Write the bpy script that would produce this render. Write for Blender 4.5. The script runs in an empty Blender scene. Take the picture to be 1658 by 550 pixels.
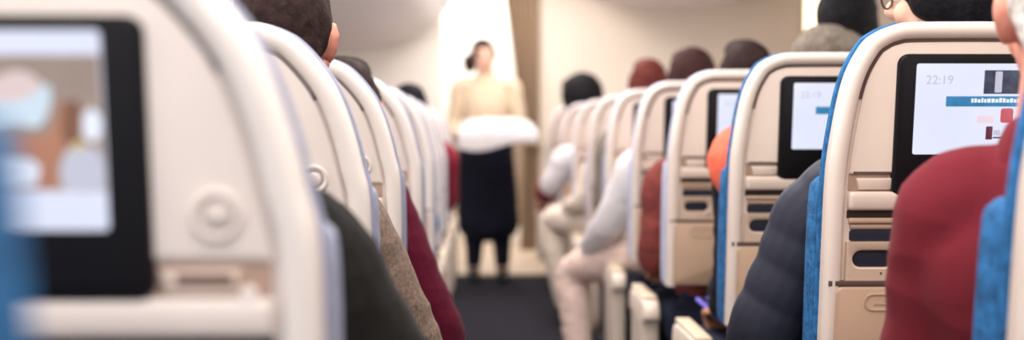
import bpy, bmesh, math, random
from mathutils import Vector, Matrix, noise
import colorsys
random.seed(7)
SC = bpy.context.scene
COL = SC.collection
R = math.radians
PI = math.pi

# ------------------------------------------------------------------ camera facts
F = 2090.0            # focal length in pixels of the 1658x550 frame
VX, VY = 790.0, 218.0  # where the aisle direction vanishes
CH = 1.0              # camera height
def at(x, y, Y):
    """world point at distance Y down the aisle"""
    return Vector(((x - VX) * Y / F, Y, CH - (y - VY) * Y / F))

# ------------------------------------------------------------------ materials
def lin(c):
    return tuple((v / 12.92 if v <= .04045 else ((v + .055) / 1.055) ** 2.4) for v in [k / 255 for k in c])
def mat(name, rgb, rough=.5, noise_scale=0, amount=.08, bump=0, bump_scale=200, metallic=0, emit=0, spec=.5, sheen=0, detail=4):
    m = bpy.data.materials.new(name); m.use_nodes = True
    nt = m.node_tree; b = nt.nodes['Principled BSDF']
    c = lin(rgb)
    b.inputs['Roughness'].default_value = rough
    b.inputs['Metallic'].default_value = metallic
    b.inputs['Specular IOR Level'].default_value = spec
    if sheen:
        b.inputs['Sheen Weight'].default_value = sheen
    tc = nt.nodes.new('ShaderNodeTexCoord')
    n = nt.nodes.new('ShaderNodeTexNoise'); n.inputs['Scale'].default_value = noise_scale or 12
    n.inputs['Detail'].default_value = detail
    nt.links.new(tc.outputs['Object'], n.inputs['Vector'])
    r = nt.nodes.new('ShaderNodeValToRGB')
    a = amount if noise_scale else .025
    r.color_ramp.elements[0].position = .3; r.color_ramp.elements[1].position = .7
    r.color_ramp.elements[0].color = (*[max(0, v * (1 - a)) for v in c], 1)
    r.color_ramp.elements[1].color = (*[min(1, v * (1 + a)) for v in c], 1)
    nt.links.new(n.outputs['Fac'], r.inputs['Fac'])
    nt.links.new(r.outputs['Color'], b.inputs['Base Color'])
    if bump:
        n2 = nt.nodes.new('ShaderNodeTexNoise'); n2.inputs['Scale'].default_value = bump_scale
        nt.links.new(tc.outputs['Object'], n2.inputs['Vector'])
        bp = nt.nodes.new('ShaderNodeBump'); bp.inputs['Strength'].default_value = bump; bp.inputs['Distance'].default_value = .004
        nt.links.new(n2.outputs['Fac'], bp.inputs['Height']); nt.links.new(bp.outputs['Normal'], b.inputs['Normal'])
    if emit:
        nt.links.new(r.outputs['Color'], b.inputs['Emission Color'])
        if emit <= 1:      # a screen gives off its colour, its glass is dark
            nt.links.remove(b.inputs['Base Color'].links[0]); b.inputs['Base Color'].default_value = (.01, .01, .012, 1)
        b.inputs['Emission Strength'].default_value = emit
    return m

M = {}
M['shell'] = mat('shell_plastic', (220, 201, 188), .42)
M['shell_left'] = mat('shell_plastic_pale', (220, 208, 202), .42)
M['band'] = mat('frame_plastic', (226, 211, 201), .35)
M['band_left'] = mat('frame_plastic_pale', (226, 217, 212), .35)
M['dark_line'] = mat('brown_line', (92, 72, 66), .6)
M['lower'] = mat('lower_shade_plastic', (190, 160, 136), .5)  # light fading towards the foot of the shells is put into this tan
M['recess'] = mat('recess_shade_plastic', (172, 144, 128), .55)  # shade inside the latch recess is painted in as a darker plastic
M['slot_brown'] = mat('brown_slot', (92, 62, 54), .6)
M['slot_dark'] = mat('dark_slot', (46, 36, 38), .6)
M['dark_line_left'] = mat('grey_line', (138, 128, 128), .6)
M['panel'] = mat('pocket_shade_plastic', (206, 182, 162), .48)  # middle step of the shells' downward shading, held in the colour
M['slot'] = mat('navy_slot', (22, 26, 48), .6)
M['bezel'] = mat('black_bezel', (15, 13, 17), .5, spec=.2)
M['glass'] = mat('display_white', (222, 226, 246), .3, emit=.98)
M['ink_pale'] = mat('display_grey_ink', (192, 192, 210), .3, emit=.98)
M['ink_blue'] = mat('display_blue', (52, 126, 172), .3, 30, .25, emit=.98)
M['ink_dark'] = mat('display_dark', (62, 66, 84), .3, 60, .5, emit=.98)
M['ink_red'] = mat('display_red', (196, 92, 100), .3, emit=.98)
M['ink_maroon'] = mat('display_maroon', (96, 40, 62), .3, emit=.98)
M['ink_white'] = mat('display_bright', (236, 240, 255), .3, emit=.98)
M['ink_pink'] = mat('display_pink', (232, 208, 222), .3, emit=.98)
M['film_taupe'] = mat('film_taupe', (160, 140, 128), .3, 9, .25, emit=.98)
M['film_blue'] = mat('film_pale_blue', (206, 222, 236), .3, emit=.98)
M['film_skin'] = mat('film_tan', (176, 122, 96), .3, 14, .2, emit=.98)
M['film_pink'] = mat('film_pink', (222, 200, 198), .3, emit=.98)
M['film_grey'] = mat('film_grey', (196, 196, 212), .3, emit=.98)
M['film_brown'] = mat('film_brown', (128, 88, 66), .3, 14, .2, emit=.98)
M['film_yellow'] = mat('film_yellow', (214, 192, 110), .3, emit=.98)
M['blue'] = mat('blue_seat_fabric', (40, 98, 150), .9, 55, .4, bump=.5, bump_scale=160, spec=.2, detail=2)
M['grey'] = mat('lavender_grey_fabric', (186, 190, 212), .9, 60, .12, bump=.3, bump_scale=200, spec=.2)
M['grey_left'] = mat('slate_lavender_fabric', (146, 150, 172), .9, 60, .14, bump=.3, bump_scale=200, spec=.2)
M['metal'] = mat('seat_leg_metal', (120, 122, 128), .35, metallic=.9)
M['navy_fabric'] = mat('dark_navy_fabric', (34, 38, 56), .9, 80, .2, spec=.2)
M['armrest'] = mat('armrest_plastic', (222, 206, 190), .45)
M['armpad'] = mat('armrest_pad', (206, 186, 160), .6)
M['rubber'] = mat('dark_rubber', (40, 38, 44), .8)
M['wall'] = mat('bulkhead_laminate', (238, 224, 208), .6, 3, .02)
M['wall_white'] = mat('bulkhead_laminate_white', (246, 238, 228), .6, 3, .02)
M['ceiling'] = mat('ceiling_panel', (244, 238, 232), .6)
M['bin'] = mat('overhead_bin_plastic', (222, 214, 220), .35)
M['carpet'] = mat('charcoal_carpet', (38, 37, 44), .95, 90, .35, bump=.6, bump_scale=400, spec=.1)
M['vinyl'] = mat('beige_vinyl', (196, 176, 156), .5, 40, .1)
M['cart'] = mat('taupe_cart', (150, 130, 114), .5)
M['curtain'] = mat('taupe_curtain', (176, 152, 128), .9, 40, .12, bump=.3, spec=.1)
M['galley'] = mat('galley_white', (248, 246, 242), .4)
M['steel'] = mat('brushed_steel', (190, 190, 192), .3, metallic=.8)
M['lamp'] = mat('lamp_diffuser', (255, 240, 200), .4, emit=3.0)
def skin_mat(name, rgb): return mat(name, rgb, .5, 30, .08, bump=.08, bump_scale=150)
M['skin'] = skin_mat('skin_fair', (226, 176, 152))
M['skin_red'] = skin_mat('skin_ruddy', (206, 134, 112))
M['skin_tan'] = skin_mat('skin_tan', (196, 142, 112))
M['skin_brown'] = skin_mat('skin_brown', (150, 98, 72))
def hair_mat(name, rgb): return mat(name, rgb, .75, 60, .5, bump=.5, bump_scale=160, spec=.15)
M['hair_black'] = hair_mat('hair_black', (20, 18, 22))
M['hair_dark'] = hair_mat('hair_dark_brown', (44, 30, 28))
M['hair_brown'] = hair_mat('hair_brown', (54, 30, 28))
M['hair_auburn'] = hair_mat('hair_auburn', (92, 42, 36))
M['hair_white'] = hair_mat('hair_white', (216, 208, 202))
M['eye'] = mat('eye_white', (236, 234, 230), .2)
def cloth(name, rgb, sc=120, am=.15, bump=.35): return mat(name, rgb, .9, sc, am, bump=bump, bump_scale=sc * 2, spec=.1, sheen=.03)
M['red_knit'] = cloth('dark_red_knit', (110, 34, 44), 300, .08, .15)
M['puffer'] = mat('navy_quilted_nylon', (38, 40, 54), .65, 20, .1, spec=.25)
M['coral'] = cloth('coral_wool', (238, 110, 84), 90, .12)
M['black_cloth'] = cloth('black_wool', (28, 28, 38))
M['rust'] = cloth('rust_wool', (122, 60, 56), 40, .22)
M['white_shirt'] = cloth('white_cotton', (214, 208, 208), 60, .04)
M['beige_trouser'] = cloth('pale_beige_cotton', (222, 196, 184), 60, .06)
M['cream_trouser'] = cloth('cream_cotton', (226, 210, 194), 60, .06)
M['olive_jacket'] = cloth('dark_olive_wool', (30, 28, 27), 50, .25)
M['tweed'] = cloth('brown_tweed', (122, 104, 92), 130, .35)
M['burgundy'] = cloth('burgundy_knit', (86, 18, 40), 80, .15)
M['blue_shirt'] = cloth('blue_cotton', (88, 140, 190))
M['dark_red'] = cloth('dark_red_wool', (140, 40, 56))
M['grey_fleece'] = cloth('grey_fleece', (126, 116, 106), 60, .35, .8)
M['cream_blouse'] = cloth('cream_blouse_cotton', (208, 186, 160), 60, .05)
M['navy_trouser'] = cloth('black_navy_trouser', (26, 26, 38))
M['denim'] = cloth('dark_denim', (40, 46, 66))
M['shoe'] = mat('black_leather', (24, 22, 24), .4)
M['tray_white'] = mat('white_tray', (220, 216, 220), .4)
M['phone_purple'] = mat('violet_phone_case', (98, 84, 190), .3, emit=0)
M['rim'] = mat('dark_spectacle_rim', (60, 36, 34), .3)

# ------------------------------------------------------------------ mesh helpers
def obj(name, bm, m, parent=None, smooth=True):
    me = bpy.data.meshes.new(name)
    bmesh.ops.recalc_face_normals(bm, faces=bm.faces[:])
    bm.to_mesh(me); bm.free()
    me.materials.append(M[m] if isinstance(m, str) else m)
    if smooth:
        me.shade_auto_smooth(angle=R(40)) if hasattr(me, 'shade_auto_smooth') else [setattr(p, 'use_smooth', True) for p in me.polygons]
        for p in me.polygons: p.use_smooth = True
        try: me.set_sharp_from_angle(angle=R(42))
        except Exception: pass
    o = bpy.data.objects.new(name, me); COL.objects.link(o)
    if parent: o.parent = parent
    return o
def tag(o, label, cat, group=None):
    o['label'] = label; o['category'] = cat
    if group: o['group'] = group
    return o
def empty(name, loc=(0, 0, 0)):
    o = bpy.data.objects.new(name, None); o.location = loc; o.empty_display_size = .1; COL.objects.link(o); return o
def struct(o): o['kind'] = 'structure'; return o
def box(bm, x0, x1, y0, y1, z0, z1, bev=0, seg=3, fn=None):
    t = bmesh.new()
    vs = [t.verts.new((x, y, z)) for x in (x0, x1) for y in (y0, y1) for z in (z0, z1)]
    for f in ((0, 1, 3, 2), (4, 6, 7, 5), (0, 4, 5, 1), (2, 3, 7, 6), (0, 2, 6, 4), (1, 5, 7, 3)): t.faces.new([vs[i] for i in f])
    bmesh.ops.recalc_face_normals(t, faces=t.faces[:])
    if bev: bmesh.ops.bevel(t, geom=t.edges[:], offset=bev, segments=seg, profile=.5, affect='EDGES')
    merge(bm, t, fn)
def merge(bm, t, fn=None):
    mp = {}
    for v in t.verts: mp[v] = bm.verts.new(fn(v.co) if fn else v.co)
    for f in t.faces:
        try: bm.faces.new([mp[v] for v in f.verts])
        except ValueError: pass
    t.free()
def loft(bm, rings, close=True, cap0=True, cap1=True):
    rv = [[bm.verts.new(p) for p in r] for r in rings]
    n = len(rv[0])
    for a, b in zip(rv, rv[1:]):
        for i in range(n if close else n - 1):
            j = (i + 1) % n
            try: bm.faces.new((a[i], a[j], b[j], b[i]))
            except ValueError: pass
    if cap0: bm.faces.new(rv[0][::-1])
    if cap1: bm.faces.new(rv[-1])
    return rv
def cr(pts, sub=6):
    """Catmull-Rom through tuples of any length"""
    out = []
    n = len(pts)
    for i in range(n - 1):
        p0, p1, p2, p3 = pts[max(i - 1, 0)], pts[i], pts[i + 1], pts[min(i + 2, n - 1)]
        for k in range(sub):
            t = k / sub
            out.append(tuple(.5 * (2 * b + (c - a) * t + (2 * a - 5 * b + 4 * c - d) * t * t + (3 * b - a - 3 * c + d) * t ** 3) for a, b, c, d in zip(p0, p1, p2, p3)))
    out.append(tuple(pts[-1])); return out
def sweep(bm, pts, radii, ref=(1, 0, 0), sub=5, n=16, quilt=0, cap=True):
    """closed tube through pts; radii are r or (r_along_ref, r_across)"""
    data = [(*p, *(r if isinstance(r, tuple) else (r, r))) for p, r in zip(pts, radii)]
    data = cr(data, sub) if sub > 1 else data
    P = [Vector(d[:3]) for d in data]; RR = [(max(d[3], .001), max(d[4], .001)) for d in data]
    L = [0]
    for a, b in zip(P, P[1:]): L.append(L[-1] + (b - a).length)
    ref = Vector(ref); rings = []
    def ring(c, s, o, a, b): return [c + s * (a * math.cos(2 * PI * k / n)) + o * (b * math.sin(2 * PI * k / n)) for k in range(n)]
    for i, p in enumerate(P):
        t = (P[min(i + 1, len(P) - 1)] - P[max(i - 1, 0)])
        t = t.normalized() if t.length > 1e-7 else Vector((0, 0, 1))
        s = ref - t * t.dot(ref)
        if s.length < .1: s = Vector((0, 1, .2)) - t * t.dot(Vector((0, 1, .2)))
        s.normalize(); o = t.cross(s)
        q = 1
        if quilt: q = 1 + .07 * (abs(math.sin(PI * L[i] / quilt)) ** .6 - .6)
        a, b = RR[i][0] * q, RR[i][1] * q
        if i == 0 and cap:
            for e in (85, 60, 30): rings.append(ring(p - t * (min(a, b) * .6 * math.sin(R(e))), s, o, a * math.cos(R(e)), b * math.cos(R(e))))
        rings.append(ring(p, s, o, a, b))
        if i == len(P) - 1 and cap:
            for e in (30, 60, 85): rings.append(ring(p + t * (min(a, b) * .6 * math.sin(R(e))), s, o, a * math.cos(R(e)), b * math.cos(R(e))))
    loft(bm, rings)
def ellipsoid(bm, c, r, Mx=None, seg=20):
    t = bmesh.new(); bmesh.ops.create_uvsphere(t, u_segments=seg, v_segments=max(8, seg * 2 // 3), radius=1)
    c = Vector(c)
    def f(v):
        w = Vector((v.x * r[0], v.y * r[1], v.z * r[2])) + c
        return Mx @ w if Mx else w
    merge(bm, t, f)
def fuse(name, bm, m, voxel=.006, smooth=4, parent=None, wob=0, wscale=6, fold=None):
    """weld overlapping sweeps into one continuous surface"""
    bmesh.ops.recalc_face_normals(bm, faces=bm.faces[:])
    me = bpy.data.meshes.new('tmp'); bm.to_mesh(me); bm.free()
    o = bpy.data.objects.new('tmp', me); COL.objects.link(o)
    rm = o.modifiers.new('r', 'REMESH'); rm.mode = 'VOXEL'; rm.voxel_size = voxel; rm.use_smooth_shade = True
    if smooth:
        s = o.modifiers.new('s', 'SMOOTH'); s.factor = .5; s.iterations = smooth
    dg = bpy.context.evaluated_depsgraph_get(); dg.update()
    res = bpy.data.meshes.new_from_object(o.evaluated_get(dg))
    bpy.data.objects.remove(o); bpy.data.meshes.remove(me)
    res.name = name
    if wob:
        nv = len(res.vertices)
        no = [0.0] * (nv * 3); res.vertex_normals.foreach_get('vector', no)
        cs = [0.0] * (nv * 3); res.vertices.foreach_get('co', cs)
        for i in range(nv):
            co = Vector(cs[3 * i:3 * i + 3])
            k = noise.noise(co * wscale) + .5 * noise.noise(co * wscale * 2.3)
            if fold: k += .9 * (1 - abs(noise.noise(Vector((co.x * fold, co.y * fold, co.z * fold * 2.2)))) * 3) * .5
            for j in range(3): cs[3 * i + j] += no[3 * i + j] * k * wob
        res.vertices.foreach_set('co', cs); res.update()
    for p in res.polygons: p.use_smooth = True
    res.materials.clear(); res.materials.append(M[m])
    q = bpy.data.objects.new(name, res); COL.objects.link(q)
    if parent: q.parent = parent
    return q
def copy_tree(o, loc):
    c = o.copy(); COL.objects.link(c); c.location = loc
    for ch in o.children:
        d = ch.copy(); COL.objects.link(d); d.parent = c
        for g in ch.children:
            e = g.copy(); COL.objects.link(e); e.parent = d
    return c

# ------------------------------------------------------------------ the cabin
def plate(name, x0, x1, y0, y1, z0, z1, m, bev=0):
    bm = bmesh.new(); box(bm, x0, x1, y0, y1, z0, z1, bev); return struct(obj(name, bm, m))
YB = 10.2
plate('floor', -2.5, 2.9, -2.2, 14.0, -.06, 0, 'carpet')
plate('ceiling', -2.5, 2.9, -2.2, 14.0, 2.42, 2.5, 'ceiling')
plate('floor_galley', -2.5, 2.9, 9.15, 13.0, -.02, .012, 'vinyl')
plate('wall_left', -2.6, -2.5, -2.2, 14.0, -.06, 2.5, 'wall_white')
plate('wall_right', 2.8, 2.9, -2.2, 14.0, -.06, 2.5, 'wall')
plate('wall_front_left', -2.5, -.36, YB, YB + .08, 0, 2.42, 'wall_white', .01)
plate('wall_front_right', .40, 2.8, YB, YB + .08, 0, 2.42, 'wall', .01)
plate('wall_galley', -2.5, 2.8, 13.0, 13.1, 0, 2.42, 'galley')

# overhead bins: rounded section extruded down the aisle
def bin_(name, pts, y0, y1, label, n_doors, xin):
    sec = cr([(x, z) for x, z in pts], 6)
    root = empty(name, (0, y0, 0))
    bm = bmesh.new()
    rings = []
    cx = sum(p[0] for p in sec) / len(sec); cz = sum(p[1] for p in sec) / len(sec)
    for y, k in ((0, .93), (.015, .975), (.05, 1.0), (y1 - y0 - .05, 1.0), (y1 - y0, .95)):
        rings.append([(cx + (x - cx) * k, y, cz + (z - cz) * k) for x, z in sec])
    loft(bm, rings)
    obj('bin_body', bm, 'bin', root)
    for i in range(n_doors):
        w = (y1 - y0) / n_doors
        b = bmesh.new(); ya = i * w + .35; box(b, xin - .02, xin + .02, ya, ya + .12, pts[2][1] + .12, pts[2][1] + .15, .006)
        obj('latch', b, 'steel', root)
    tag(root, label, 'overhead bin'); return root
bin_('overhead_bin', [(-2.45, 2.40), (-2.45, 1.75), (-1.55, 1.64), (-.9, 1.66), (-.5, 1.78), (-.27, 2.02), (-.22, 2.36)], 3.0, 9.9,
     'pale lilac rounded overhead bin above the row of dark heads, nearest the white bulkhead', 5, -.24)
bin_('overhead_bin', [(.72, 2.38), (.74, 2.12), (.95, 2.0), (1.35, 1.965), (1.8, 2.0), (2.1, 2.12), (2.7, 2.38)], 3.0, 9.9,
     'pale lilac overhead bin hanging above the cream bulkhead beside the curtain', 5, .73)

# galley cabinet behind the opening
g = empty('galley_cabinet', (.05, 12.2, 0))
bm = bmesh.new(); box(bm, -.5, .5, 0, .7, 0, 2.3, .01); obj('body', bm, 'galley', g)
for k in range(3):
    bm = bmesh.new(); box(bm, -.47 + k * .32, -.17 + k * .32, -.015, 0, .15, 1.05, .006); d = obj('door', bm, 'cart', g)
    bm = bmesh.new(); box(bm, -.35 + k * .32, -.29 + k * .32, -.03, -.012, .93, .97, .005); obj('handle', bm, 'steel', d)
bm = bmesh.new(); box(bm, -.5, .5, -.03, .02, 1.08, 1.11, .005); obj('counter', bm, 'steel', g)
tag(g, 'white galley cabinet glimpsed through the bright opening behind the attendant', 'cabinet')

# curtain tied back to the right post of the opening
bm = bmesh.new()
front, back = [], []
nU, nV = 60, 40
grid = []
for j in range(nV + 1):
    z = 2.34 - j / nV * 2.25
    zt = .95
    if z > zt:
        t = (2.34 - z) / (2.34 - zt); left = .09 + .19 * (t ** .9)
    else:
        t = (zt - z) / zt; left = .28 - .03 * t
    right = .40
    row = []
    for i in range(nU + 1):
        u = i / nU
        x = left + (right - left) * u
        row.append(Vector((x, YB - .07 + .03 * math.sin(u * 2 * PI * 5.5 + .6 * math.sin(z * 2)) * (.6 + .4 * (1 - u)), z)))
    grid.append(row)
gv = [[bm.verts.new(p) for p in r] for r in grid]
gb = [[bm.verts.new(p + Vector((0, .006, 0))) for p in r] for r in grid]
for j in range(nV):
    for i in range(nU):
        bm.faces.new((gv[j][i], gv[j][i + 1], gv[j + 1][i + 1], gv[j + 1][i])); bm.faces.new((gb[j][i], gb[j + 1][i], gb[j + 1][i + 1], gb[j][i + 1]))
for j in range(nV):
    bm.faces.new((gv[j][0], gv[j + 1][0], gb[j + 1][0], gb[j][0])); bm.faces.new((gv[j][nU], gb[j][nU], gb[j + 1][nU], gv[j + 1][nU]))
for i in range(nU):
    bm.faces.new((gv[0][i], gb[0][i], gb[0][i + 1], gv[0][i + 1])); bm.faces.new((gv[nV][i], gv[nV][i + 1], gb[nV][i + 1], gb[nV][i]))
cu = obj('curtain', bm, 'curtain')
tag(cu, 'taupe curtain gathered to one side of the bright galley opening', 'curtain')
bm = bmesh.new(); box(bm, .26, .42, YB - .125, YB - .115, .92, .97, .004); box(bm, .405, .42, YB - .12, YB, .92, .97, .004); obj('tieback', bm, 'curtain', cu)
bm = bmesh.new(); sweep(bm, [(-.36, YB - .06, 2.36), (.0, YB - .06, 2.36), (.44, YB - .06, 2.36)], [.012] * 3, ref=(0, 0, 1)); obj('curtain_rail', bm, 'steel', cu)

# lamp on the right of the bulkhead
p = at(1313, 25, YB)
lw = empty('wall_lamp', (p.x, YB, p.z))
bm = bmesh.new(); box(bm, -.07, .07, -.03, 0, -.24, .3, .012); obj('backplate', bm, 'wall', lw)
bm = bmesh.new(); box(bm, -.05, .05, -.05, -.028, -.2, .27, .01); obj('diffuser', bm, 'lamp', lw)
tag(lw, 'glowing warm strip lamp on the cream bulkhead beside the black head of hair', 'lamp')

# ------------------------------------------------------------------ seats
W = .48
TILT = .14
RIGHT_OUT = [(0, .55), (0, .70), (0, .90), (.005, .985), (.0225, 1.09), (.05, 1.150), (.075, 1.172), (.10, 1.182), (.13, 1.186), (.24, 1.187)]
LEFT_OUT = [(0, .55), (0, .70), (0, .89), (.011, .957), (.024, 1.01), (.04, 1.055), (.062, 1.093), (.10, 1.135), (.135, 1.153), (.17, 1.16), (.24, 1.162)]
def outline(half, inset=0, zmin=.55, zclip=None):
    h = cr(half, 6)
    h = [p for p in h if p[1] >= zmin - 1e-6]
    if h[0][1] > zmin: h.insert(0, (h[0][0], zmin))
    if zclip is not None: h = [(u, min(z, zclip)) for u, z in h]
    path = h + [(W - u, z) for u, z in h[-2::-1]]
    out = []
    n = len(path)
    for i in range(n):
        a, b = path[max(i - 1, 0)], path[min(i + 1, n - 1)]
        dx, dz = b[0] - a[0], b[1] - a[1]
        l = math.hypot(dx, dz) or 1
        nx, nz = dz / l, -dx / l
        out.append((path[i][0] + nx * inset, path[i][1] + nz * inset))
    return out
def stadium(u0, u1, z0, z1, n=8):
    r = (z1 - z0) / 2; zc = (z0 + z1) / 2; o = []
    for k in range(n + 1): a = -PI / 2 + PI * k / n; o.append((u1 - r + r * math.cos(a), zc + r * math.sin(a)))
    for k in range(n + 1): a = PI / 2 + PI * k / n; o.append((u0 + r + r * math.cos(a), zc + r * math.sin(a)))
    return o
def rrect(u0, u1, z0, z1, r, n=6):
    o = []
    for cx, cz, a0 in ((u1 - r, z0 + r, -90), (u1 - r, z1 - r, 0), (u0 + r, z1 - r, 90), (u0 + r, z0 + r, 180)):
        for k in range(n + 1): a = R(a0 + 90 * k / n); o.append((cx + r * math.cos(a), cz + r * math.sin(a)))
    return o
def shrink(poly, d):
    """inset a convex outline"""
    n = len(poly); out = []
    cx = sum(p[0] for p in poly) / n; cz = sum(p[1] for p in poly) / n
    us = [p[0] for p in poly]; zs = [p[1] for p in poly]
    su = (max(us) - min(us) - 2 * d) / (max(us) - min(us)); sz = (max(zs) - min(zs) - 2 * d) / (max(zs) - min(zs))
    mu = (max(us) + min(us)) / 2; mz = (max(zs) + min(zs)) / 2
    return [(mu + (u - mu) * su, mz + (z - mz) * sz) for u, z in poly]

class Seat:
    def __init__(s, side, fabric):
        s.side = side; s.half = RIGHT_OUT if side > 0 else LEFT_OUT
        s.dz = 0 if side > 0 else -.035
        s.du = 0 if side > 0 else .026
        s.fabric = fabric
        s.btop = 1.012 if (side < 0 and fabric == 'blue') else .928
        s.root = empty('airline_seat')
    def P(s, u, z, y): return Vector((s.side * (-W / 2 + u), y - (z - .75) * TILT, z))
    def slab(s, name, poly, y0, y1, m, parent=None, bev=.003):
        """plate with its face at y1 (towards the camera when y1<y0) and a rounded rim"""
        sg = 1 if y1 > y0 else -1
        rings = [(poly, y0), (poly, y1 - sg * bev), (shrink(poly, bev * .3), y1 - sg * bev * .35), (shrink(poly, bev), y1)]
        bm = bmesh.new(); loft(bm, [[s.P(u, z, y) for u, z in pl] for pl, y in rings])
        return obj(name, bm, m, parent or s.root)
    def build(s, film=None):
        L = s.side < 0
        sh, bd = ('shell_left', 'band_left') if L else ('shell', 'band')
        dz, du = s.dz, s.du
        # shell body
        o0 = outline(s.half)
        bm = bmesh.new()
        o1 = outline(s.half, .004)
        loft(bm, [[s.P(u, z, y) for u, z in pl] for pl, y in ((o1, .036), (o0, .03), (o0, .002), (o1, -.001))])
        obj('shell', bm, sh, s.root)
        # raised border
        bm = bmesh.new()
        bw = .027 if not L else .030
        prof = [(0, .01), (-.001, -.004), (.004, -.013), (.011, -.017), (bw - .008, -.016), (bw - .002, -.011), (bw, -.003), (bw, .01)]
        paths = [[s.P(u, z, y) for u, z in outline(s.half, d)] for d, y in prof]
        cols = list(zip(*paths))
        rv = [[bm.verts.new(p) for p in c] for c in cols]
        for a, b in zip(rv, rv[1:]):
            for i in range(len(a)):
                j = (i + 1) % len(a); bm.faces.new((a[i], a[j], b[j], b[i]))
        bm.faces.new(rv[0]); bm.faces.new(rv[-1][::-1])
        obj('border_trim', bm, bd, s.root)
        # thin dark strip laid inside the border, over the top
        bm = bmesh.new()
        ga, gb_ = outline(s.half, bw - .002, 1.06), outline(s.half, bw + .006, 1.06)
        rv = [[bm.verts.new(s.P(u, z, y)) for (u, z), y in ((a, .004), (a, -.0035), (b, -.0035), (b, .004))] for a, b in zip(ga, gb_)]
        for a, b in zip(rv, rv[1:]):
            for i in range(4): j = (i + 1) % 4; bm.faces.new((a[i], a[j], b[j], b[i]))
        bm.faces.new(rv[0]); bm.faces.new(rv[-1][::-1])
        obj('dark_line', bm, 'dark_line_left' if L else 'dark_line', s.root)
        i0 = bw + .006
        # upper panel
        zt = .934 + dz
        up = outline(s.half, i0, zt)
        up[0] = (i0, zt); up[-1] = (W - i0, zt)
        up2 = outline(s.half, i0 + .006, zt); up2[0] = (i0 + .006, zt + .004); up2[-1] = (W - i0 - .006, zt + .004)
        bm = bmesh.new()
        loft(bm, [[s.P(u, z, y) for u, z in pl] for pl, y in ((up, .002), (up, -.006), (up2, -.009))])
        obj('upper_panel', bm, sh, s.root)
        # screen
        b0, b1 = (.104, .376) if not L else (.128, .402)
        bz0, bz1 = (.895, 1.134) if not L else (.868, 1.092)
        scr = s.slab('screen', rrect(b0, b1, bz0, bz1, .018 if not L else .014), 0, -.018, 'bezel', bev=.004)
        d0, d1, dz0, dz1 = (.134, .346, .967, 1.118) if not L else (.160, .368, .925, 1.080)
        s.slab('display', rrect(d0, d1, dz0, dz1, .004), -.014, -.0185, 'glass', scr, .0005)
        if not L:
            def el(name, u0, u1, z0, z1, m, r=.001): s.slab(name, rrect(u0, u1, z0, z1, r, 3), -.018, -.0192, m, scr, .0003)
            s.text('22:19', .150, 1.084, .021, 'clock_digits', 'ink_pale', scr)
            el('thumbnail_picture', .248, .318, 1.068, 1.107, 'ink_dark')
            s.slab('thumbnail_highlight', rrect(.266, .278, 1.070, 1.105, .002, 3), -.0185, -.0196, 'ink_pale', scr, .0002)
            el('banner_bar', .186, .330, 1.047, 1.064, 'ink_blue')
            bm = bmesh.new(); u = .228
            rnd = random.Random(3)
            while u < .318:
                w = rnd.uniform(.003, .0055); zz = rnd.uniform(1.059, 1.0615)
                t = [(u, 1.0535), (u + w, 1.0535), (u + w, zz), (u, zz)]
                loft(bm, [[s.P(a, b, -.0190) for a, b in t], [s.P(a, b, -.0200) for a, b in t]]); u += w + .0016
            obj('banner_lettering', bm, 'ink_white', scr)
            el('red_picture', .279, .30, 1.020, 1.044, 'ink_red', .004)
            el('pink_caption', .240, .268, 1.020, 1.032, 'ink_pink')
            el('maroon_picture', .256, .267, .992, 1.014, 'ink_maroon')
            el('caption_underline', .268, .30, .994, .9965, 'ink_dark')
            el('caption_block', .269, .28, .999, 1.008, 'ink_pale')
        else:
            ux = lambda x: .160 + (185 - x) / 2010.0
            zp = lambda y: 1 - (y - 218) * 1.035 / 2090
            def blob(name, pts, m, y=-.0192):
                q = cr([(ux(a), zp(b)) for a, b in pts] + [(ux(pts[0][0]), zp(pts[0][1]))], 4)[:-1]
                bm = bmesh.new(); loft(bm, [[s.P(a, b, -.018) for a, b in q], [s.P(a, b, y) for a, b in q]]); obj(name, bm, m, scr)
            s.slab('film_picture', rrect(.161, .367, zp(306), zp(94), .001, 2), -.018, -.0190, 'film_taupe', scr, .0002)
            blob('film_pale_shape', [(105, 140), (104, 170), (84, 205), (40, 202), (-60, 210), (-70, 150), (30, 150)], 'film_blue', -.0193)
            blob('film_pink_shape', [(30, 125), (62, 118), (92, 138), (70, 160), (30, 165), (0, 150)], 'film_pink', -.0195)
            blob('film_arm', [(118, 168), (150, 178), (142, 215), (112, 262), (108, 300), (78, 300), (82, 262), (50, 240), (62, 220), (100, 215)], 'film_skin', -.0197)
            blob('film_brown_shape', [(125, 165), (150, 170), (150, 215), (130, 235), (118, 210)], 'film_brown', -.0199)
            blob('film_white_oval', [(166, 176), (180, 190), (179, 218), (166, 228), (152, 216), (152, 190)], 'ink_white', -.0193)
            blob('film_grey_shape', [(128, 240), (150, 236), (177, 248), (177, 304), (122, 304), (114, 270)], 'film_grey', -.0193)
            blob('film_yellow_spot', [(136, 228), (150, 230), (148, 242), (136, 240)], 'film_yellow', -.0195)
            blob('film_bright_shape', [(-60, 245), (20, 250), (72, 258), (84, 280), (76, 296), (-60, 300)], 'ink_white', -.0193)
        # latch recess and latch
        ua, ub = i0, W - i0
        s.slab('latch_recess', rrect(ua, ub, .905 + dz, .934 + dz, .002, 2), .002, -.003, 'recess', bev=.001)
        t = [(.050 + du * .6, .907 + dz), (.104 + du * .6, .907 + dz), (.110 + du * .6, .927 + dz), (.044 + du * .6, .927 + dz)]
        s.slab('tray_latch', t, -.002, -.010, 'shell', bev=.003)
        if L: s.slab('latch_slot', rrect(.066, .112, .8795, .889, .002, 3), -.006, -.0105, 'slot_brown', bev=.0005)
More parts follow.
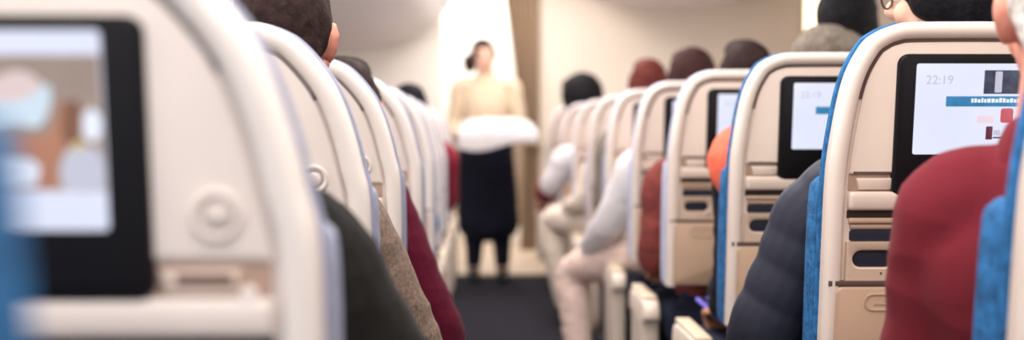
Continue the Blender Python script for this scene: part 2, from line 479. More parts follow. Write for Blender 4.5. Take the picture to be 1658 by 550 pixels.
        # tray edge
        s.slab('tray_table', rrect(ua, ub, .872 + dz, .904 + dz, .006, 3), .002, -.017, sh, bev=.006)
        s.slab('tray_gap', rrect(ua, ub, .858 + dz, .872 + dz, .001, 2), .002, -.002, 'slot_dark', bev=.001)
        s.slab('pocket_ridge', rrect(ua + .003, ub - .003, .849 + dz, .859 + dz, .003, 3), .002, -.010, 'lower', bev=.003)
        s.slab('pocket_ridge', rrect(ua + .006, ub - .006, .839 + dz, .848 + dz, .003, 3), .002, -.008, 'recess', bev=.003)
        s.slab('literature_slot', rrect(ua + .006, ub - .006, .819 + dz, .838 + dz, .004, 3), .002, -.004, 'slot', bev=.001)
        # pocket panel with an oval hand hole
        z0, z1 = .751, .818 + dz
        zc = (z0 + z1) / 2 + .004
        st = stadium(.044, .116, zc - .0145, zc + .0145)
        cu_, cz_ = .08, zc
        rect = []
        for (u, z) in st:
            du_, dz_ = u - cu_, z - cz_
            k = 1e9
            if du_ > 1e-9: k = min(k, (ub - cu_) / du_)
            if du_ < -1e-9: k = min(k, (ua - cu_) / du_)
            if dz_ > 1e-9: k = min(k, (z1 - cz_) / dz_)
            if dz_ < -1e-9: k = min(k, (z0 - cz_) / dz_)
            rect.append([cu_ + du_ * k, cz_ + dz_ * k])
        for c in ((ua, z0), (ua, z1), (ub, z0), (ub, z1)):
            i = min(range(len(rect)), key=lambda i: math.hypot(rect[i][0] - c[0], rect[i][1] - c[1])); rect[i] = list(c)
        bm = bmesh.new()
        rings = [(rect, .002), (rect, -.012), (shrink(st, -.003), -.012), (st, -.009), (st, .001)]
        loft(bm, [[s.P(u, z, y) for u, z in pl] for pl, y in rings], cap0=False, cap1=False)
        pp = obj('pocket_panel', bm, 'panel', s.root)
        s.slab('hand_hole', shrink(st, .0005), .0015, -.003, 'slot', pp, .0005)
        if not L:
            bm = bmesh.new(); rnd = random.Random(5); u = .092
            while u < .132:
                w = rnd.uniform(.0022, .004); t = [(u, .7615), (u + w, .7615), (u + w, .7655), (u, .7655)]
                if rnd.random() < .8: loft(bm, [[s.P(a, b, -.0118) for a, b in t], [s.P(a, b, -.0124) for a, b in t]])
                u += w + .0014
            obj('panel_lettering', bm, 'dark_line', pp)
        # seam and lower panel
        s.slab('seam', rrect(.004, W - .004, .742, .751, .001, 2), .002, -.0165, 'dark_line', bev=.0005)
        lp = s.slab('lower_panel', rrect(.014, W - .014, .553, .742, .012, 4), .002, -.0185, 'lower', bev=.006)
        # embossed oval on it
        st2 = stadium(.066, .128, .700, .728)
        bm = bmesh.new()
        rings = [(shrink(st2, -.002), -.0175), (shrink(st2, -.001), -.0203), (shrink(st2, .0015), -.0203), (shrink(st2, .003), -.0175)]
        loft(bm, [[s.P(u, z, y) for u, z in pl] for pl, y in rings], cap0=False, cap1=False); obj('embossed_oval', bm, 'lower', lp)
        bm = bmesh.new()
        for ka, kb in ((.082, .112), (.100, .108)):
            zz = .708 if ka < .09 else .716
            t = [(ka, zz), (kb, zz), (kb, zz + .003), (ka, zz + .003)]
            loft(bm, [[s.P(a, b, -.0180) for a, b in t], [s.P(a, b, -.0190) for a, b in t]])
        obj('oval_lettering', bm, 'recess', lp)
        if L:
            # round coat knob beside the screen
            cu2, cz2 = .077, .936
            def circ(r): return [(cu2 + r * math.cos(2 * PI * k / 28), cz2 + r * math.sin(2 * PI * k / 28)) for k in range(28)]
            bm = bmesh.new()
            rings = [(.021, -.006), (.0205, -.013), (.018, -.015), (.014, -.013), (.0125, -.009), (.011, -.009), (.010, -.014), (.007, -.0165)]
            loft(bm, [[s.P(u, z, y) for u, z in circ(r)] for r, y in rings]); obj('coat_knob', bm, sh, s.root)
            bm = bmesh.new()
            cz3 = .872; cu3 = .055
            rings = [(.007, -.002), (.007, -.012), (.005, -.015)]
            loft(bm, [[s.P(cu3 + r * math.cos(2 * PI * k / 20), cz3 + r * math.sin(2 * PI * k / 20), y) for k in range(20)] for r, y in rings]); obj('headphone_socket', bm, 'ink_white' if False else bd, s.root)
        # cushions
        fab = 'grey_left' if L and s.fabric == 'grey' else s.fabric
        def cush(name, rows, m):
            bm = bmesh.new(); loft(bm, [[s.P(u, z, y) for u, z in pl] for pl, y in rows]); return obj(name, bm, m, s.root)
        h2 = [(u, z) for u, z in s.half]
        o_ = lambda d, zm=.55: outline(h2, d, zm)
        cush('headrest_cushion', [(o_(.004), .034), (o_(-.002), .038), (o_(-.004), .048), (o_(-.001), .06), (o_(.012), .072), (o_(.04), .078)], fab)
        zt = .928
        def bol(d):
            bt = s.btop - .928; pts = [(0, .553), (-.004, .6), (-.006, .8), (-.004, .9 + bt), (.004, .92 + bt), (.016, .928 + bt)]
            q = cr(pts, 4); q = [(u + d, z - (d if z > .9 + bt else 0)) for u, z in q]
            return q + [(W - u, z) for u, z in q[::-1]]
        cush('backrest_cushion', [(bol(.012), .05), (bol(.002), .058), (bol(0), .08), (bol(0), .115), (bol(.008), .135), (bol(.03), .146)], fab)
        bm = bmesh.new(); box(bm, -W / 2 + .01, W / 2 - .01, .10, .60, .36, .475, .035, 4); obj('seat_cushion', bm, 'navy_fabric', s.root)
        bm = bmesh.new(); box(bm, -W / 2 + .02, W / 2 - .02, .08, .56, .30, .37, .012, 3); obj('seat_pan', bm, 'navy_fabric', s.root)
        for yy in (.14, .46):
            bm = bmesh.new(); box(bm, -.17, -.135, yy, yy + .035, 0, .31, .006); box(bm, -.19, -.115, yy - .03, yy + .06, 0, .012, .004); obj('leg', bm, 'metal', s.root)
            bm = bmesh.new(); box(bm, .135, .17, yy, yy + .035, 0, .31, .006); box(bm, .115, .19, yy - .03, yy + .06, 0, .012, .004); obj('leg', bm, 'metal', s.root)
        # armrests, aisle side then far side
        for k, (ua, ub) in enumerate(((-.062, -.008) if not L else (-.014, .026), (W + .008, W + .05))):
            bm = bmesh.new()
            prof = [(.10, .50), (.10, .52), (.115, .545), (.15, .556), (.30, .556), (.46, .552), (.50, .54), (.515, .515), (.50, .49), (.44, .48), (.42, .30), (.38, .22), (.22, .20), (.16, .24), (.14, .36), (.125, .47)]
            prof = [(y, z - .06) for y, z in prof]; prof = cr(prof + [prof[0]], 4)[:-1]
            cy = sum(p[0] for p in prof) / len(prof); cz = sum(p[1] for p in prof) / len(prof)
            def sc(k): return [(cy + (y - cy) * k, cz + (z - cz) * k) for y, z in prof]
            w = ub - ua
            rings = [(sc(.90), ua), (sc(.97), ua + w * .06), (sc(1), ua + w * .2), (sc(1), ub - w * .2), (sc(.97), ub - w * .06), (sc(.90), ub)]
            loft(bm, [[Vector((s.side * (-W / 2 + u), y, z)) for y, z in pl] for pl, u in rings])
            a = obj('armrest', bm, 'armrest', s.root)
            bm = bmesh.new(); x0, x1 = sorted((s.side * (-W / 2 + ua + .006), s.side * (-W / 2 + ub - .006)))
            box(bm, x0, x1, .13, .48, .492, .506, .006); obj('arm_pad', bm, 'armpad', a)
        return s.root
    def text(s, body, u, z, h, name, m, parent):
        cu = bpy.data.curves.new('t', 'FONT'); cu.body = body; cu.size = h; cu.extrude = .0004
        o = bpy.data.objects.new('t', cu); COL.objects.link(o)
        dg = bpy.context.evaluated_depsgraph_get(); dg.update()
        me = bpy.data.meshes.new_from_object(o.evaluated_get(dg))
        bpy.data.objects.remove(o)
        for v in me.vertices: v.co = s.P(u + v.co.x, z + v.co.y, -.0190 - v.co.z)
        me.name = name; me.materials.clear(); me.materials.append(M[m])
        q = bpy.data.objects.new(name, me); COL.objects.link(q); q.parent = parent

# where every seat stands: (aisle edge seen at x, distance)
RZ = [1.40, 2.20, 3.00, 3.80, 4.60, 5.40, 6.20, 7.00, 7.80, 8.60]
REDGE = [.580, .577, .563, .533, .517, .497, .485, .466, .438, .402]
LZ = [.38, 1.06, 1.90, 2.72, 3.54, 4.36, 5.18, 6.00, 6.82, 7.64]
LEDGE = [.171, .137, .173, .184, .182, .184, .190, .196, .200, .202]
ORD = ['', 'first', 'second', 'third', 'fourth', 'fifth', 'sixth', 'seventh', 'eighth', 'ninth', 'tenth']
RLAB = ['cream seat with bright blue cushion holding the white-haired man in red',
        'blue-edged cream seat back with bright clock screen, just before the man in red',
        'cream seat back with blue edge and lit screen, behind the navy puffer jacket sleeve',
        'cream seat back with lilac edge, beside the coral scarf',
        'cream seat back with lilac edge, behind the rust wool sleeve',
        'cream seat back with lilac edge, just beyond the white shirt sleeve',
        'narrow strip of cream seat back, second beyond the white shirt sleeve']
def rlab(i): return RLAB[i] if i < len(RLAB) else '%s cream seat back from the front of the row with the clock screens' % ORD[i]
LLAB = ['seat of which only the soft blue cushion edge shows at the frame border',
        'large blurred pale seat back with the film playing on its screen',
        'pale curved seat back with round knob, just beyond the film screen seat',
        'pale curved seat back beside the brown tweed sleeve',
        'pale seat back beside the burgundy sleeve',
        'fifth pale seat back along the film screen row, next after the burgundy sleeve']
def llab(i): return LLAB[i] if i < len(LLAB) else '%s pale seat back along the film screen row' % ORD[i]
protos = {}
for side, Zs, Es, lab, grp in ((1, RZ, REDGE, rlab, 'seats along the aisle with clock screens'), (-1, LZ, LEDGE, llab, 'seats along the aisle with the film screen')):
    for i, (z, e) in enumerate(zip(Zs, Es)):
        fab = 'blue' if (i < 3 if side > 0 else i < 1) else 'grey'
        loc = (side * (e + W / 2), z, 0)
        if (side, fab) not in protos:
            o = Seat(side, fab).build(); protos[(side, fab)] = o; o.location = loc
        else: o = copy_tree(protos[(side, fab)], loc)
        tag(o, lab(i), 'seat', grp)

# ------------------------------------------------------------------ people
def V(*a): return Vector(a)
def head_mx(c, yaw, pitch=0, roll=0):
    """+Y local is where the face looks; yaw 0 looks down the aisle away from the camera"""
    return Matrix.Translation(c) @ Matrix.Rotation(yaw, 4, 'Z') @ Matrix.Rotation(pitch, 4, 'X') @ Matrix.Rotation(roll, 4, 'Y')
def add_head(bm, mx):
    E = lambda c, r, seg=20: ellipsoid(bm, c, r, mx, seg)
    E((0, -.008, .022), (.074, .094, .090)); E((0, .028, -.035), (.058, .062, .072)); E((0, .05, -.082), (.034, .034, .026))
    for sx in (-1, 1):
        E((sx * .036, .058, -.028), (.026, .026, .026)); E((sx * .032, .078, .018), (.026, .016, .010))
        # ear
        t = bmesh.new()
        sweep(t, [(sx * .070, .004, -.030), (sx * .078, -.010, -.018), (sx * .084, -.020, .006), (sx * .082, -.014, .024), (sx * .074, .000, .022)], [(.007, .010), (.009, .011), (.009, .012), (.008, .010), (.006, .007)], ref=(0, 1, 0), sub=3, n=8)
        E((sx * .076, -.006, .000), (.008, .014, .024), 10)
        merge(bm, t, lambda v: mx @ v)
    t = bmesh.new(); sweep(t, [(0, .078, .022), (0, .096, .000), (0, .109, -.020), (0, .092, -.030)], [.010, .011, .014, .010], sub=3, n=10)
    for sx in (-1, 1): ellipsoid(t, (sx * .012, .093, -.024), (.009, .010, .008), None, 8)
    merge(bm, t, lambda v: mx @ v)
    E((0, .086, -.052), (.025, .010, .006), 10); E((0, .084, -.062), (.021, .010, .007), 10)
def add_hand(bm, w, d, nrm, thumb, curl=.5):
    """wrist w, direction d, nrm = back of the hand, thumb = side vector"""
    d = d.normalized(); nrm = (nrm - d * d.dot(nrm)).normalized(); lat = thumb - d * d.dot(thumb) - nrm * nrm.dot(thumb); lat.normalize()
    sweep(bm, [w - d * .02, w + d * .02, w + d * .055, w + d * .088], [(.026, .02), (.033, .017), (.040, .014), (.039, .011)], ref=lat, sub=3, n=12)
    for k, (o, ln) in enumerate(((.029, .070), (.010, .078), (-.010, .073), (-.029, .058))):
        p = w + d * (.088 - .004 * abs(k - 1)) + lat * o
        pts = [p - d * .02, p]; a = .25 * curl
        for f, ca in ((.45, .9), (.30, 1.0), (.25, .7)):
            a += ca * curl; dd = d * math.cos(a) - nrm * math.sin(a)
            pts.append(pts[-1] + (dd + lat * (o * .8)).normalized() * ln * f)
        sweep(bm, pts, [.0095, .0098, .009, .0085, .0072], ref=lat, sub=3, n=8)
    p = w + d * .025 + lat * .028
    t1 = (d * .65 + lat * .75 - nrm * .25).normalized(); t2 = (d * .95 + lat * .15 - nrm * .35 * (1 + curl)).normalized()
    sweep(bm, [p - t1 * .015, p + t1 * .028, p + t1 * .045 + t2 * .012, p + t1 * .05 + t2 * .04], [.014, .013, .011, .009], ref=nrm, sub=3, n=8)

def person(label, hair, skin, top, legs_m, hip, chest, neck, head, yaw=0, pitch=0, roll=0, arms=None, knees=None, feet=None, voxel=.006,
           hair_kind='short', hair_vol=1.0, quilt=0, wob=.004, collar=None, hands=True, shoulder=.19, group='people along the aisle', slim=1.0, top_extra=.014, fold=9, hand_dirs=None, shoes='shoe', jsmooth=4):
    """joints in world space; arms = [(shoulder, elbow, wrist) for -X and +X]"""
    origin = V(hip.x, hip.y, 0)
    L = lambda p: p - origin
    hip, chest, neck, head = L(hip), L(chest), L(neck), L(head)
    arms = [[L(p) for p in a] for a in arms]; knees = [L(p) for p in knees]; feet = [L(p) for p in feet]
    mx = head_mx(head, yaw, pitch, roll)
    face = (mx.to_3x3() @ V(0, 1, 0))
    ax = (arms[1][0] - arms[0][0]).normalized()
    fwd = V(0, 0, 1).cross(ax).normalized()     # where the chest faces
    if fwd.length < .1: fwd = V(0, 1, 0)
    def torso(bm, e, top_=True):
        k = slim
        pts = [hip - V(0, 0, .06), hip + V(0, 0, .05), hip.lerp(chest, .5), chest, chest.lerp(neck, .5), neck - V(0, 0, .01)]
        rr = [(.16 * k, .125), (.168 * k, .128), (.15 * k, .11), (.168 * k, .118), (.165 * k, .10), (.075, .072)]
        if top_: pts.append(neck + V(0, 0, .03)); rr.append((.062, .062))
        sweep(bm, pts, [(a + e, b + e) for a, b in rr], ref=ax, sub=5, n=24)
    def arm(bm, a, e, upto=1.0, q=0):
        s_, el, wr = a
        cl = neck.lerp(s_, .45) - V(0, 0, .03)
        fore = el.lerp(wr, .5); w2 = el.lerp(wr, upto)
        pts = [cl, s_, s_.lerp(el, .4), el.lerp(s_, .12), el.lerp(wr, .12), fore, w2]
        rr = [.055, .057, .052, .044, .043, .040, .030]
        sweep(bm, pts, [r * min(1, slim) + e for r in rr], ref=fwd, sub=6 if not q else 10, n=18, quilt=q)
    def leg(bm, i, e, upto=1.0):
        s_ = -1 if i == 0 else 1
        h = hip + ax * (.085 * s_)
        k, f = knees[i], feet[i]
        pts = [h, h.lerp(k, .4), k.lerp(h, .12), k.lerp(f, .12), k.lerp(f, .4), k.lerp(f, upto)]
        rr = [.095, .082, .060, .056, .056, .038]
        sweep(bm, pts, [r + e for r in rr], ref=ax, sub=5, n=18)
    bm = bmesh.new()
    torso(bm, 0)
    sweep(bm, [neck - V(0, 0, .05), neck.lerp(head, .3), mx @ V(0, -.012, -.05)], [.066, .056, .054], ref=ax, n=16)
    add_head(bm, mx)
    for i, a in enumerate(arms):
        arm(bm, a, 0)
        d = (a[2] - a[1]); s_ = -1 if i == 0 else 1
        if hand_dirs and hand_dirs[i]: d, nrm, th, cu = hand_dirs[i]
        else: nrm, th, cu = V(0, 0, 1), ax * (-s_), .55
        add_hand(bm, a[2], d, nrm, th, cu)
    for i in (0, 1):
        leg(bm, i, 0)
        sweep(bm, [feet[i], feet[i] + V(0, 0, -.03) + fwd * .03, feet[i] - V(0, 0, .055) + fwd * .14], [.036, .04, .03], ref=ax, n=12)
    body = fuse('person', bm, skin, voxel, 3)
    body.location = origin
    tag(body, label, 'person', group)
    # eyes
    for sx in (-1, 1):
        bm = bmesh.new(); ellipsoid(bm, (sx * .032, .0785, .002), (.0125, .0105, .0085), mx, 10); obj('eye', bm, 'eye', body)
        bm = bmesh.new(); ellipsoid(bm, (sx * .032, .0875, .002), (.0055, .003, .0055), mx, 8); obj('iris', bm, 'hair_dark', body)
        bm = bmesh.new(); t = bmesh.new(); sweep(t, [(sx * .016, .093, .024), (sx * .032, .095, .029), (sx * .052, .080, .024)], [.003, .0035, .002], ref=(0, 0, 1), sub=3, n=6); merge(bm, t, lambda v: mx @ v); obj('eyebrow', bm, hair, body)
    # hair
    bm = bmesh.new(); hv = hair_vol
    E = lambda c, r: ellipsoid(bm, c, (r[0] * hv, r[1] * hv, r[2] * hv), mx, 24)
    E((0, -.026, .034), (.081, .092, .092)); E((0, -.050, -.010), (.070, .062, .072))
    if hair_kind == 'short':
        for sx in (-1, 1): E((sx * .062, -.020, .018), (.018, .030, .030))
        E((0, .03, .086), (.058, .048, .032))
    if hair_kind == 'full':
        for sx in (-1, 1): E((sx * .064, -.018, .010), (.028, .050, .055))
        E((0, .035, .092), (.064, .052, .040)); E((0, -.05, -.04), (.062, .052, .05))
    if hair_kind == 'long':
        for sx in (-1, 1): E((sx * .066, -.022, -.03), (.028, .048, .090))
        E((0, .035, .090), (.062, .050, .036)); E((0, -.055, -.06), (.072, .05, .09))
    if hair_kind == 'tied':
        for sx in (-1, 1): E((sx * .060, .004, .028), (.024, .050, .052))
        E((0, .04, .086), (.060, .042, .030)); E((.090, -.045, -.045), (.045, .055, .065))
    fuse('hair', bm, hair, max(voxel, .006), 4, body, .003, 30)
    # clothing
    bm = bmesh.new(); torso(bm, top_extra, False)
    for a in arms: arm(bm, a, top_extra, .93, quilt)
    fuse('jacket', bm, top, max(voxel, .006), 2 if quilt else jsmooth, body, wob, 7, fold)
    bm = bmesh.new()
    sweep(bm, [neck - V(0, 0, .035), neck + V(0, 0, .008), neck + V(0, 0, .03)], [(.092, .088), (.080, .078), (.072, .07)], ref=ax, n=20)
    fuse('collar', bm, collar or top, max(voxel, .006), 2, body, .002, 12)
    bm = bmesh.new()
    sweep(bm, [hip - V(0, 0, .08), hip + V(0, 0, .04), hip + V(0, 0, .10)], [(.172 * slim, .138), (.178 * slim, .138), (.160 * slim, .125)], ref=ax, n=24)
    for i in (0, 1): leg(bm, i, .013, .94)
    fuse('trousers', bm, legs_m, max(voxel, .006), 4, body, .004, 8, 10)
    for i in (0, 1):
        bm = bmesh.new(); f = feet[i]
        sweep(bm, [f + V(0, 0, .0) - fwd * .01, f - V(0, 0, .035) + fwd * .02, f - V(0, 0, .046) + fwd * .10, f - V(0, 0, .054) + fwd * .19], [.048, (.046, .046), (.048, .038), (.036, .028)], ref=ax, n=14)
        fuse('shoe', bm, shoes, .007, 3, body)
    return body, origin, mx

def seated(xc, yb, label, hair, skin, top, legs_m, lean=0, rise=0, headc=None, armsL=None, armsR=None, kneeL=None, footL=None, kneeR=None, footR=None, shoulder=.19, shrug=0, **kw):
    """defaults of a passenger in the seat whose shell stands at yb"""
    hip = V(xc, yb + .29, .575)
    chest = V(xc + lean * .6, yb + .255, .83 + rise)
    neck = V(xc + lean, yb + .235, 1.01 + rise)
    head = headc or V(xc + lean * 1.1, yb + .25, 1.185 + rise)
    A = []
    for s in (-1, 1):
        sh = V(xc + lean * .95 + s * shoulder, yb + .245, .955 + rise + shrug)
        A.append([sh, V(sh.x + s * .035, yb + .28, .70 + rise), V(xc + lean * .4 + s * .12, yb + .52, .665)])
    if armsL: A[0] = [p or q for p, q in zip(armsL, A[0])]
    if armsR: A[1] = [p or q for p, q in zip(armsR, A[1])]
    K = [kneeL or V(xc - .11, yb + .66, .575), kneeR or V(xc + .11, yb + .66, .575)]
    Fe = [footL or V(xc - .11, yb + .60, .085), footR or V(xc + .11, yb + .60, .085)]
    return person(label, hair, skin, top, legs_m, hip, chest, neck, head, arms=A, knees=K, feet=Fe, shoulder=shoulder, **kw)

XR = lambda i: REDGE[i] + W / 2
XL = lambda i: -(LEDGE[i] + W / 2)

# --- along the right of the aisle
oldman, oo, mo = seated(XR(0), RZ[0], 'white-haired man in a dark red jacket, seen from behind', 'hair_white', 'skin_red', 'red_knit', 'denim', lean=-.09, rise=-.045, headc=V(.748, 1.66, 1.152), yaw=R(-12),
       armsL=[V(.626, 1.70, .897), V(.608, 1.78, .67), V(.66, 2.0, .62)], shoulder=.16, voxel=.005, wob=.004, top_extra=.024, fold=7, jsmooth=30)
puff, po, mp = seated(XR(1), RZ[1], 'dark-haired passenger in a navy quilted puffer jacket, head turned to the aisle', 'hair_black', 'skin', 'puffer', 'black_cloth', lean=.05, headc=V(.885, 2.50, 1.265), yaw=R(48), rise=.05,
       armsL=[V(.648, 2.48, .845), V(.535, 2.52, .595), V(.66, 2.78, .62)], voxel=.006, quilt=.07, top_extra=.03, wob=.002, fold=None, hair_kind='full', hair_vol=1.2)
# spectacles
bm = bmesh.new()
for sx in (-1, 1):
    t = bmesh.new(); ring = [(sx * .034 + .024 * math.cos(a), .101, .002 + .019 * math.sin(a)) for a in [2 * PI * k / 16 for k in range(17)]]
    sweep(t, ring, [.0022] * 17, ref=(0, 1, 0), sub=1, n=6, cap=False); sweep(t, [(sx * .058, .100, .004), (sx * .074, .05, .006), (sx * .082, -.01, .004)], [.0022] * 3, ref=(0, 0, 1), n=6)
    merge(bm, t, lambda v: mp @ v)
t = bmesh.new(); sweep(t, [(-.010, .103, .004), (0, .106, .007), (.010, .103, .004)], [.0022] * 3, ref=(0, 0, 1), n=6); merge(bm, t, lambda v: mp @ v)
sg = obj('spectacles', bm, 'rim'); sg.location = po
tag(sg, 'dark-rimmed spectacles worn by the passenger in the navy puffer jacket', 'glasses')

cor, co, mc = seated(XR(2), RZ[2], 'passenger in a black coat with a coral scarf over the shoulder', 'hair_black', 'skin_tan', 'black_cloth', 'black_cloth', headc=V(XR(2) + .02, 3.26, 1.08), rise=-.08,
       armsL=[V(.645, 3.26, .88), V(.628, 3.27, .64), V(.622, 3.40, .54)], voxel=.006,
       hand_dirs=[(V(-.1, 1, -.12), V(-.35, 0, 1), V(1, 0, .3), .75), None])
bm = bmesh.new()
px = lambda p: p - co
sweep(bm, [px(V(.77, 3.24, .965)), px(V(.70, 3.24, .985)), px(V(.64, 3.23, .985)), px(V(.598, 3.22, .95)), px(V(.592, 3.225, .90)), px(V(.60, 3.235, .865))], [(.09, .05), (.1, .05), (.1, .048), (.1, .044), (.09, .036), (.06, .022)], ref=(0, 1, 0), n=18)
fuse('scarf', bm, 'coral', .006, 3, cor, .004, 12, 12)
bm = bmesh.new(); hp = V(.622, 3.46, .53)
box(bm, -.036, .036, -.005, .005, -.07, .07, .004)
ph = empty('mobile_phone', hp); ph.rotation_euler = (R(-72), 0, R(20)); obj('case', bm, 'phone_purple', ph)
bm = bmesh.new(); box(bm, -.032, .032, .0045, .0062, -.064, .064, .001); obj('phone_screen', bm, 'bezel', ph)
bm = bmesh.new(); box(bm, -.026, -.008, -.008, -.0045, .035, .062, .002); obj('camera_module', bm, 'bezel', ph)
tag(ph, 'violet mobile phone in the hand of the passenger with the coral scarf', 'phone')

seated(XR(3), RZ[3], 'dark-haired passenger with a rust wool sleeve hanging over the armrest', 'hair_dark', 'skin_tan', 'rust', 'denim', lean=.0, headc=V(.820, 4.10, 1.175), rise=-.02,
       armsL=[V(.572, 4.08, .845), V(.540, 4.10, .62), V(.57, 4.34, .57)], hair_kind='full', hair_vol=1.0, wob=.006, top_extra=.02, shoulder=.2)
seated(XR(4), RZ[4], 'brown-haired passenger in a white shirt with one beige-trousered knee in the aisle', 'hair_brown', 'skin', 'white_shirt', 'beige_trouser', headc=V(.782, 4.96, 1.20), rise=.0,
       armsL=[V(.575, 4.90, .87), V(.475, 4.98, .66), V(.415, 5.16, .545)], kneeL=V(.345, 5.28, .455), footL=V(.37, 5.20, .085), hair_kind='full', hair_vol=1.12, top_extra=.025)
seated(XR(5), RZ[5], 'auburn-haired passenger whose hair just shows over the seat tops', 'hair_auburn', 'skin', 'grey_fleece', 'denim', headc=V(.716, 5.76, 1.212), rise=.0, hair_kind='full', hair_vol=1.02)
seated(XR(6), RZ[6], 'passenger in a cream top with a raised cream-trousered knee in the aisle', 'hair_dark', 'skin', 'cream_trouser', 'cream_trouser', headc=V(XR(6), 6.48, 1.06), rise=-.09,
       kneeL=V(.325, 6.84, .555), footL=V(.41, 6.78, .085), armsL=[V(.55, 6.46, .83), V(.47, 6.5, .66), V(.42, 6.7, .62)])
wp, wo, wm = seated(XR(7), RZ[7], 'passenger in white leaning an arm far out near the end of the aisle', 'hair_dark', 'skin', 'white_shirt', 'dark_red', headc=V(XR(7), 7.26, 1.06), rise=-.09,
       armsL=[V(.45, 7.25, .86), V(.36, 7.3, .72), V(.33, 7.48, .64)], top_extra=.025)
seated(XR(8), RZ[8], 'black-haired passenger with rounded hair, alone against the cream bulkhead', 'hair_black', 'skin', 'tweed', 'denim', lean=.0, headc=V(.572, 8.04, 1.215), rise=.02, yaw=R(35), hair_kind='full', hair_vol=1.55, shoulder=.15)
bm = bmesh.new(); q = lambda *a: V(*a) - wo
sweep(bm, [q(.352, 7.33, .707), q(.338, 7.43, .662)], [.075, .066], n=18)
fuse('red_cuff', bm, 'dark_red', .006, 3, wp)
# someone half standing further in
st_, so, sm = person('black-haired passenger with a grey fleece hood, rising above the seat tops', 'hair_black', 'skin_tan', 'grey_fleece', 'denim', V(1.26, 4.16, .80), V(1.20, 4.14, 1.03), V(1.165, 4.14, 1.18), V(1.160, 4.14, 1.345), yaw=R(-30),
       arms=[[V(.99, 4.14, 1.14), V(.97, 4.20, .92), V(1.06, 4.40, .90)], [V(1.36, 4.14, 1.13), V(1.41, 4.20, .90), V(1.34, 4.40, .90)]],
       knees=[V(1.16, 4.42, .47), V(1.37, 4.42, .47)], feet=[V(1.16, 4.24, .085), V(1.37, 4.24, .085)], hair_kind='full', hair_vol=1.22, top_extra=.025)
bm = bmesh.new(); q = lambda *a: V(*a) - so
sweep(bm, [q(1.02, 4.12, 1.20), q(1.02, 4.08, 1.26), q(1.07, 4.05, 1.285), q(1.16, 4.04, 1.25), q(1.26, 4.08, 1.21)], [.05, .062, .065, .055, .045], ref=(0, 1, 0), n=16)
fuse('hood', bm, 'grey_fleece', .006, 3, st_, .006, 18)

# --- along the left of the aisle
seated(XL(1), LZ[1], 'passenger in a dark olive jacket with an elbow out, beside the film screen seat', 'hair_dark', 'skin', 'olive_jacket', 'denim', headc=V(XL(1) - .08, 1.30, 1.06), rise=-.08, lean=-.02,
       armsR=[V(-.220, 1.40, .862), V(-.094, 1.48, .655), V(-.22, 1.72, .60)], voxel=.005, top_extra=.032)
seated(XL(2), LZ[2], 'short-haired man in a brown tweed coat, ear showing over the pale seat', 'hair_dark', 'skin_red', 'tweed', 'denim', headc=V(-.343, 2.22, 1.158), rise=-.01, lean=.03, yaw=R(-6),
       armsR=[V(-.256, 2.22, .848), V(-.130, 2.32, .59), V(-.24, 2.56, .57)], hair_vol=1.03, top_extra=.024)
seated(XL(3), LZ[3], 'dark-haired passenger in a burgundy sweater with an elbow out in the aisle', 'hair_dark', 'skin', 'burgundy', 'denim', headc=V(-.338, 3.04, 1.055), rise=-.10, lean=.06,
       armsR=[V(-.288, 3.02, .882), V(-.120, 3.10, .50), V(-.20, 3.38, .53)], top_extra=.03, hair_kind='full')
seated(XL(5), LZ[5], 'passenger in a blue shirt glimpsed past the burgundy sleeve', 'hair_dark', 'skin', 'blue_shirt', 'dark_red', headc=V(XL(5) - .02, 4.62, 1.05), rise=-.08,
       armsR=[V(-.29, 4.62, .90), V(-.235, 4.72, .68), V(-.24, 4.92, .62)], collar='dark_red')
seated(XL(7), LZ[7], 'dark-haired passenger whose small round head shows by the white bulkhead', 'hair_black', 'skin', 'dark_red', 'denim', headc=V(-.388, 6.38, 1.118), rise=-.03, hair_kind='full', hair_vol=1.12,
       armsR=[V(-.225, 6.30, .90), V(-.20, 6.42, .68), V(-.26, 6.6, .64)])

# --- cabin attendant, facing the camera
AZ = 8.9
A = lambda x, y, d=0: at(x, y, AZ + d)
hip = A(787, 236); hip.z = .92
att, ao, ma = person('cabin attendant in a cream blouse and dark trousers holding a white tray', 'hair_dark', 'skin', 'cream_blouse', 'navy_trouser', V(-.015, 8.9, .90), V(-.01, 8.9, 1.18), V(-.01, 8.9, 1.385), V(-.03, 8.87, 1.535), yaw=R(180 + 12), pitch=R(-8), roll=R(4),
       arms=[[V(.165, 8.9, 1.325), V(.225, 8.88, 1.06), V(.19, 8.66, .985)], [V(-.185, 8.9, 1.325), V(-.24, 8.9, 1.06), V(-.205, 8.68, .985)]],
       knees=[V(.09, 8.88, .48), V(-.09, 8.88, .48)], feet=[V(.10, 8.92, .085), V(-.10, 8.92, .085)], hair_kind='tied', slim=.88, voxel=.006, shoulder=.17, wob=.003, collar='cream_blouse',
       hand_dirs=[(V(-.1, -1, -.05), V(.0, 0, -1), V(1, 0, .2), .35), (V(.1, -1, -.05), V(0, 0, -1), V(-1, 0, .2), .35)])
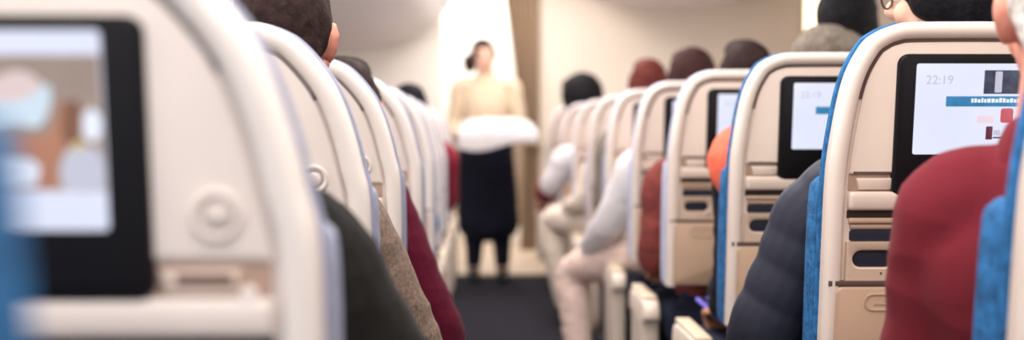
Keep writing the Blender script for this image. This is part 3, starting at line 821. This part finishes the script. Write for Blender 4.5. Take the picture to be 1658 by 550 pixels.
# her dark apron skirt
bm = bmesh.new(); q = lambda *a: V(*a) - ao
sweep(bm, [q(-.015, 8.9, 1.0), q(-.015, 8.9, .88), q(-.005, 8.9, .62), q(0, 8.9, .40), q(0, 8.9, .36)], [(.165, .14), (.19, .155), (.205, .165), (.215, .17), (.21, .165)], n=28)
fuse('apron', bm, 'navy_trouser', .008, 3, att, .006, 9, 8)
tr = empty('serving_tray', (.08, 8.47, .985))
bm = bmesh.new()
rings = [(0, -.005), (0, .0), (.012, .028), (.012, .034), (-.0, .034), (-.008, .006)]
pr = lambda d: [(x, y) for x, y in rrect(-.27 - d, .24 + d, -.17 - d, .17 + d, .05, 6)]
loft(bm, [[(x, y, z) for x, y in pr(d)] for d, z in rings]); obj('tray_body', bm, 'tray_white', tr)
tag(tr, 'wide white serving tray held at waist height by the cabin attendant', 'tray')
# cloth bundled on the tray, its edge hanging over the near side
bm = bmesh.new(); c0 = V(.075, 8.46, 1.0)
prof = [(-.17, .008), (-.16, .075), (-.06, .108), (.05, .10), (.13, .07), (.17, .045), (.198, .02), (.208, -.05), (.205, -.105)]
pc = cr(prof, 5); rows = []
for i in range(41):
    u = i / 40; x = -.265 + .51 * u
    e = 1 - abs(2 * u - 1) ** 5
    hem = .72 + .28 * math.sin(u * 5.2 + .4)
    rows.append([Vector((x, -y, (z * (.35 + .65 * e) + .006 * math.sin(u * 23 + y * 30)) if z > 0 else z * hem)) for y, z in pc])
top = [[bm.verts.new(p) for p in r] for r in rows]; bot = [[bm.verts.new(p + V(0, .004 if k > 28 else 0, -.004 if k <= 28 else 0)) for k, p in enumerate(r)] for r in rows]
nr, nc = len(rows), len(rows[0])
for i in range(nr - 1):
    for k in range(nc - 1):
        bm.faces.new((top[i][k], top[i + 1][k], top[i + 1][k + 1], top[i][k + 1])); bm.faces.new((bot[i][k], bot[i][k + 1], bot[i + 1][k + 1], bot[i + 1][k]))
for i in range(nr - 1):
    for k in (0, nc - 1): bm.faces.new((top[i][k], bot[i][k], bot[i + 1][k], top[i + 1][k]))
for k in range(nc - 1):
    for i in (0, nr - 1): bm.faces.new((top[i][k], top[i][k + 1], bot[i][k + 1], bot[i][k]))
cl = obj('folded_cloth', bm, 'white_shirt'); cl.location = c0
tag(cl, 'soft white cloth heaped on the tray of the cabin attendant', 'cloth')

# ------------------------------------------------------------------ light
def area(name, loc, rot, sx, sy, power, col):
    l = bpy.data.lights.new(name, 'AREA'); l.shape = 'RECTANGLE'; l.size = sx; l.size_y = sy; l.energy = power; l.color = col
    o = bpy.data.objects.new(name, l); COL.objects.link(o); o.location = loc; o.rotation_euler = rot; return o
area('overhead_light', (.15, 4.4, 2.38), (0, 0, 0), .7, 10.6, 188, (1, .955, .915))
area('overhead_light', (.2, -.9, 2.36), (R(25), 0, 0), 3.6, 2.2, 95, (1, .95, .91))  # added fill behind the camera, tilted towards the seat backs
area('side_fill_light', (-2.4, 4.0, 1.6), (0, R(-90), 0), .7, 9.0, 130, (1, .98, .97))  # added fill brightening the left wall and bin, no window there
area('side_fill_light', (2.7, 5.0, 1.6), (0, R(90), 0), .7, 8.0, 40, (1, .97, .93))  # weaker added fill from the right side, also without a window
area('galley_light', (-.2, 11.6, 2.36), (0, 0, 0), 2.4, 1.8, 60, (1, .98, .94))
w = bpy.data.worlds.new('world'); SC.world = w; w.use_nodes = True
w.node_tree.nodes['Background'].inputs[0].default_value = (1, .96, .93, 1); w.node_tree.nodes['Background'].inputs[1].default_value = .55

# ------------------------------------------------------------------ camera
cd = bpy.data.cameras.new('camera'); cam = bpy.data.objects.new('camera', cd); COL.objects.link(cam)
cam.location = (0, 0, CH)
yaw = math.atan((829 - VX) / F); pit = math.atan((275 - VY) / F)
cam.rotation_euler = (PI / 2 - pit, 0, -yaw)
cd.sensor_width = 36; cd.lens = F / 1658 * 36; cd.clip_start = .02
cd.dof.use_dof = True; cd.dof.focus_distance = 2.25
cd.dof.aperture_fstop = cd.lens / 1000 / .024
SC.camera = cam
SC.view_settings.view_transform = 'Standard'; SC.view_settings.look = 'None'; SC.view_settings.gamma = 1; SC.view_settings.use_curve_mapping = False
SC.view_settings.exposure = .14
SC.cycles.use_denoising = True
SC.cycles.max_bounces = 8
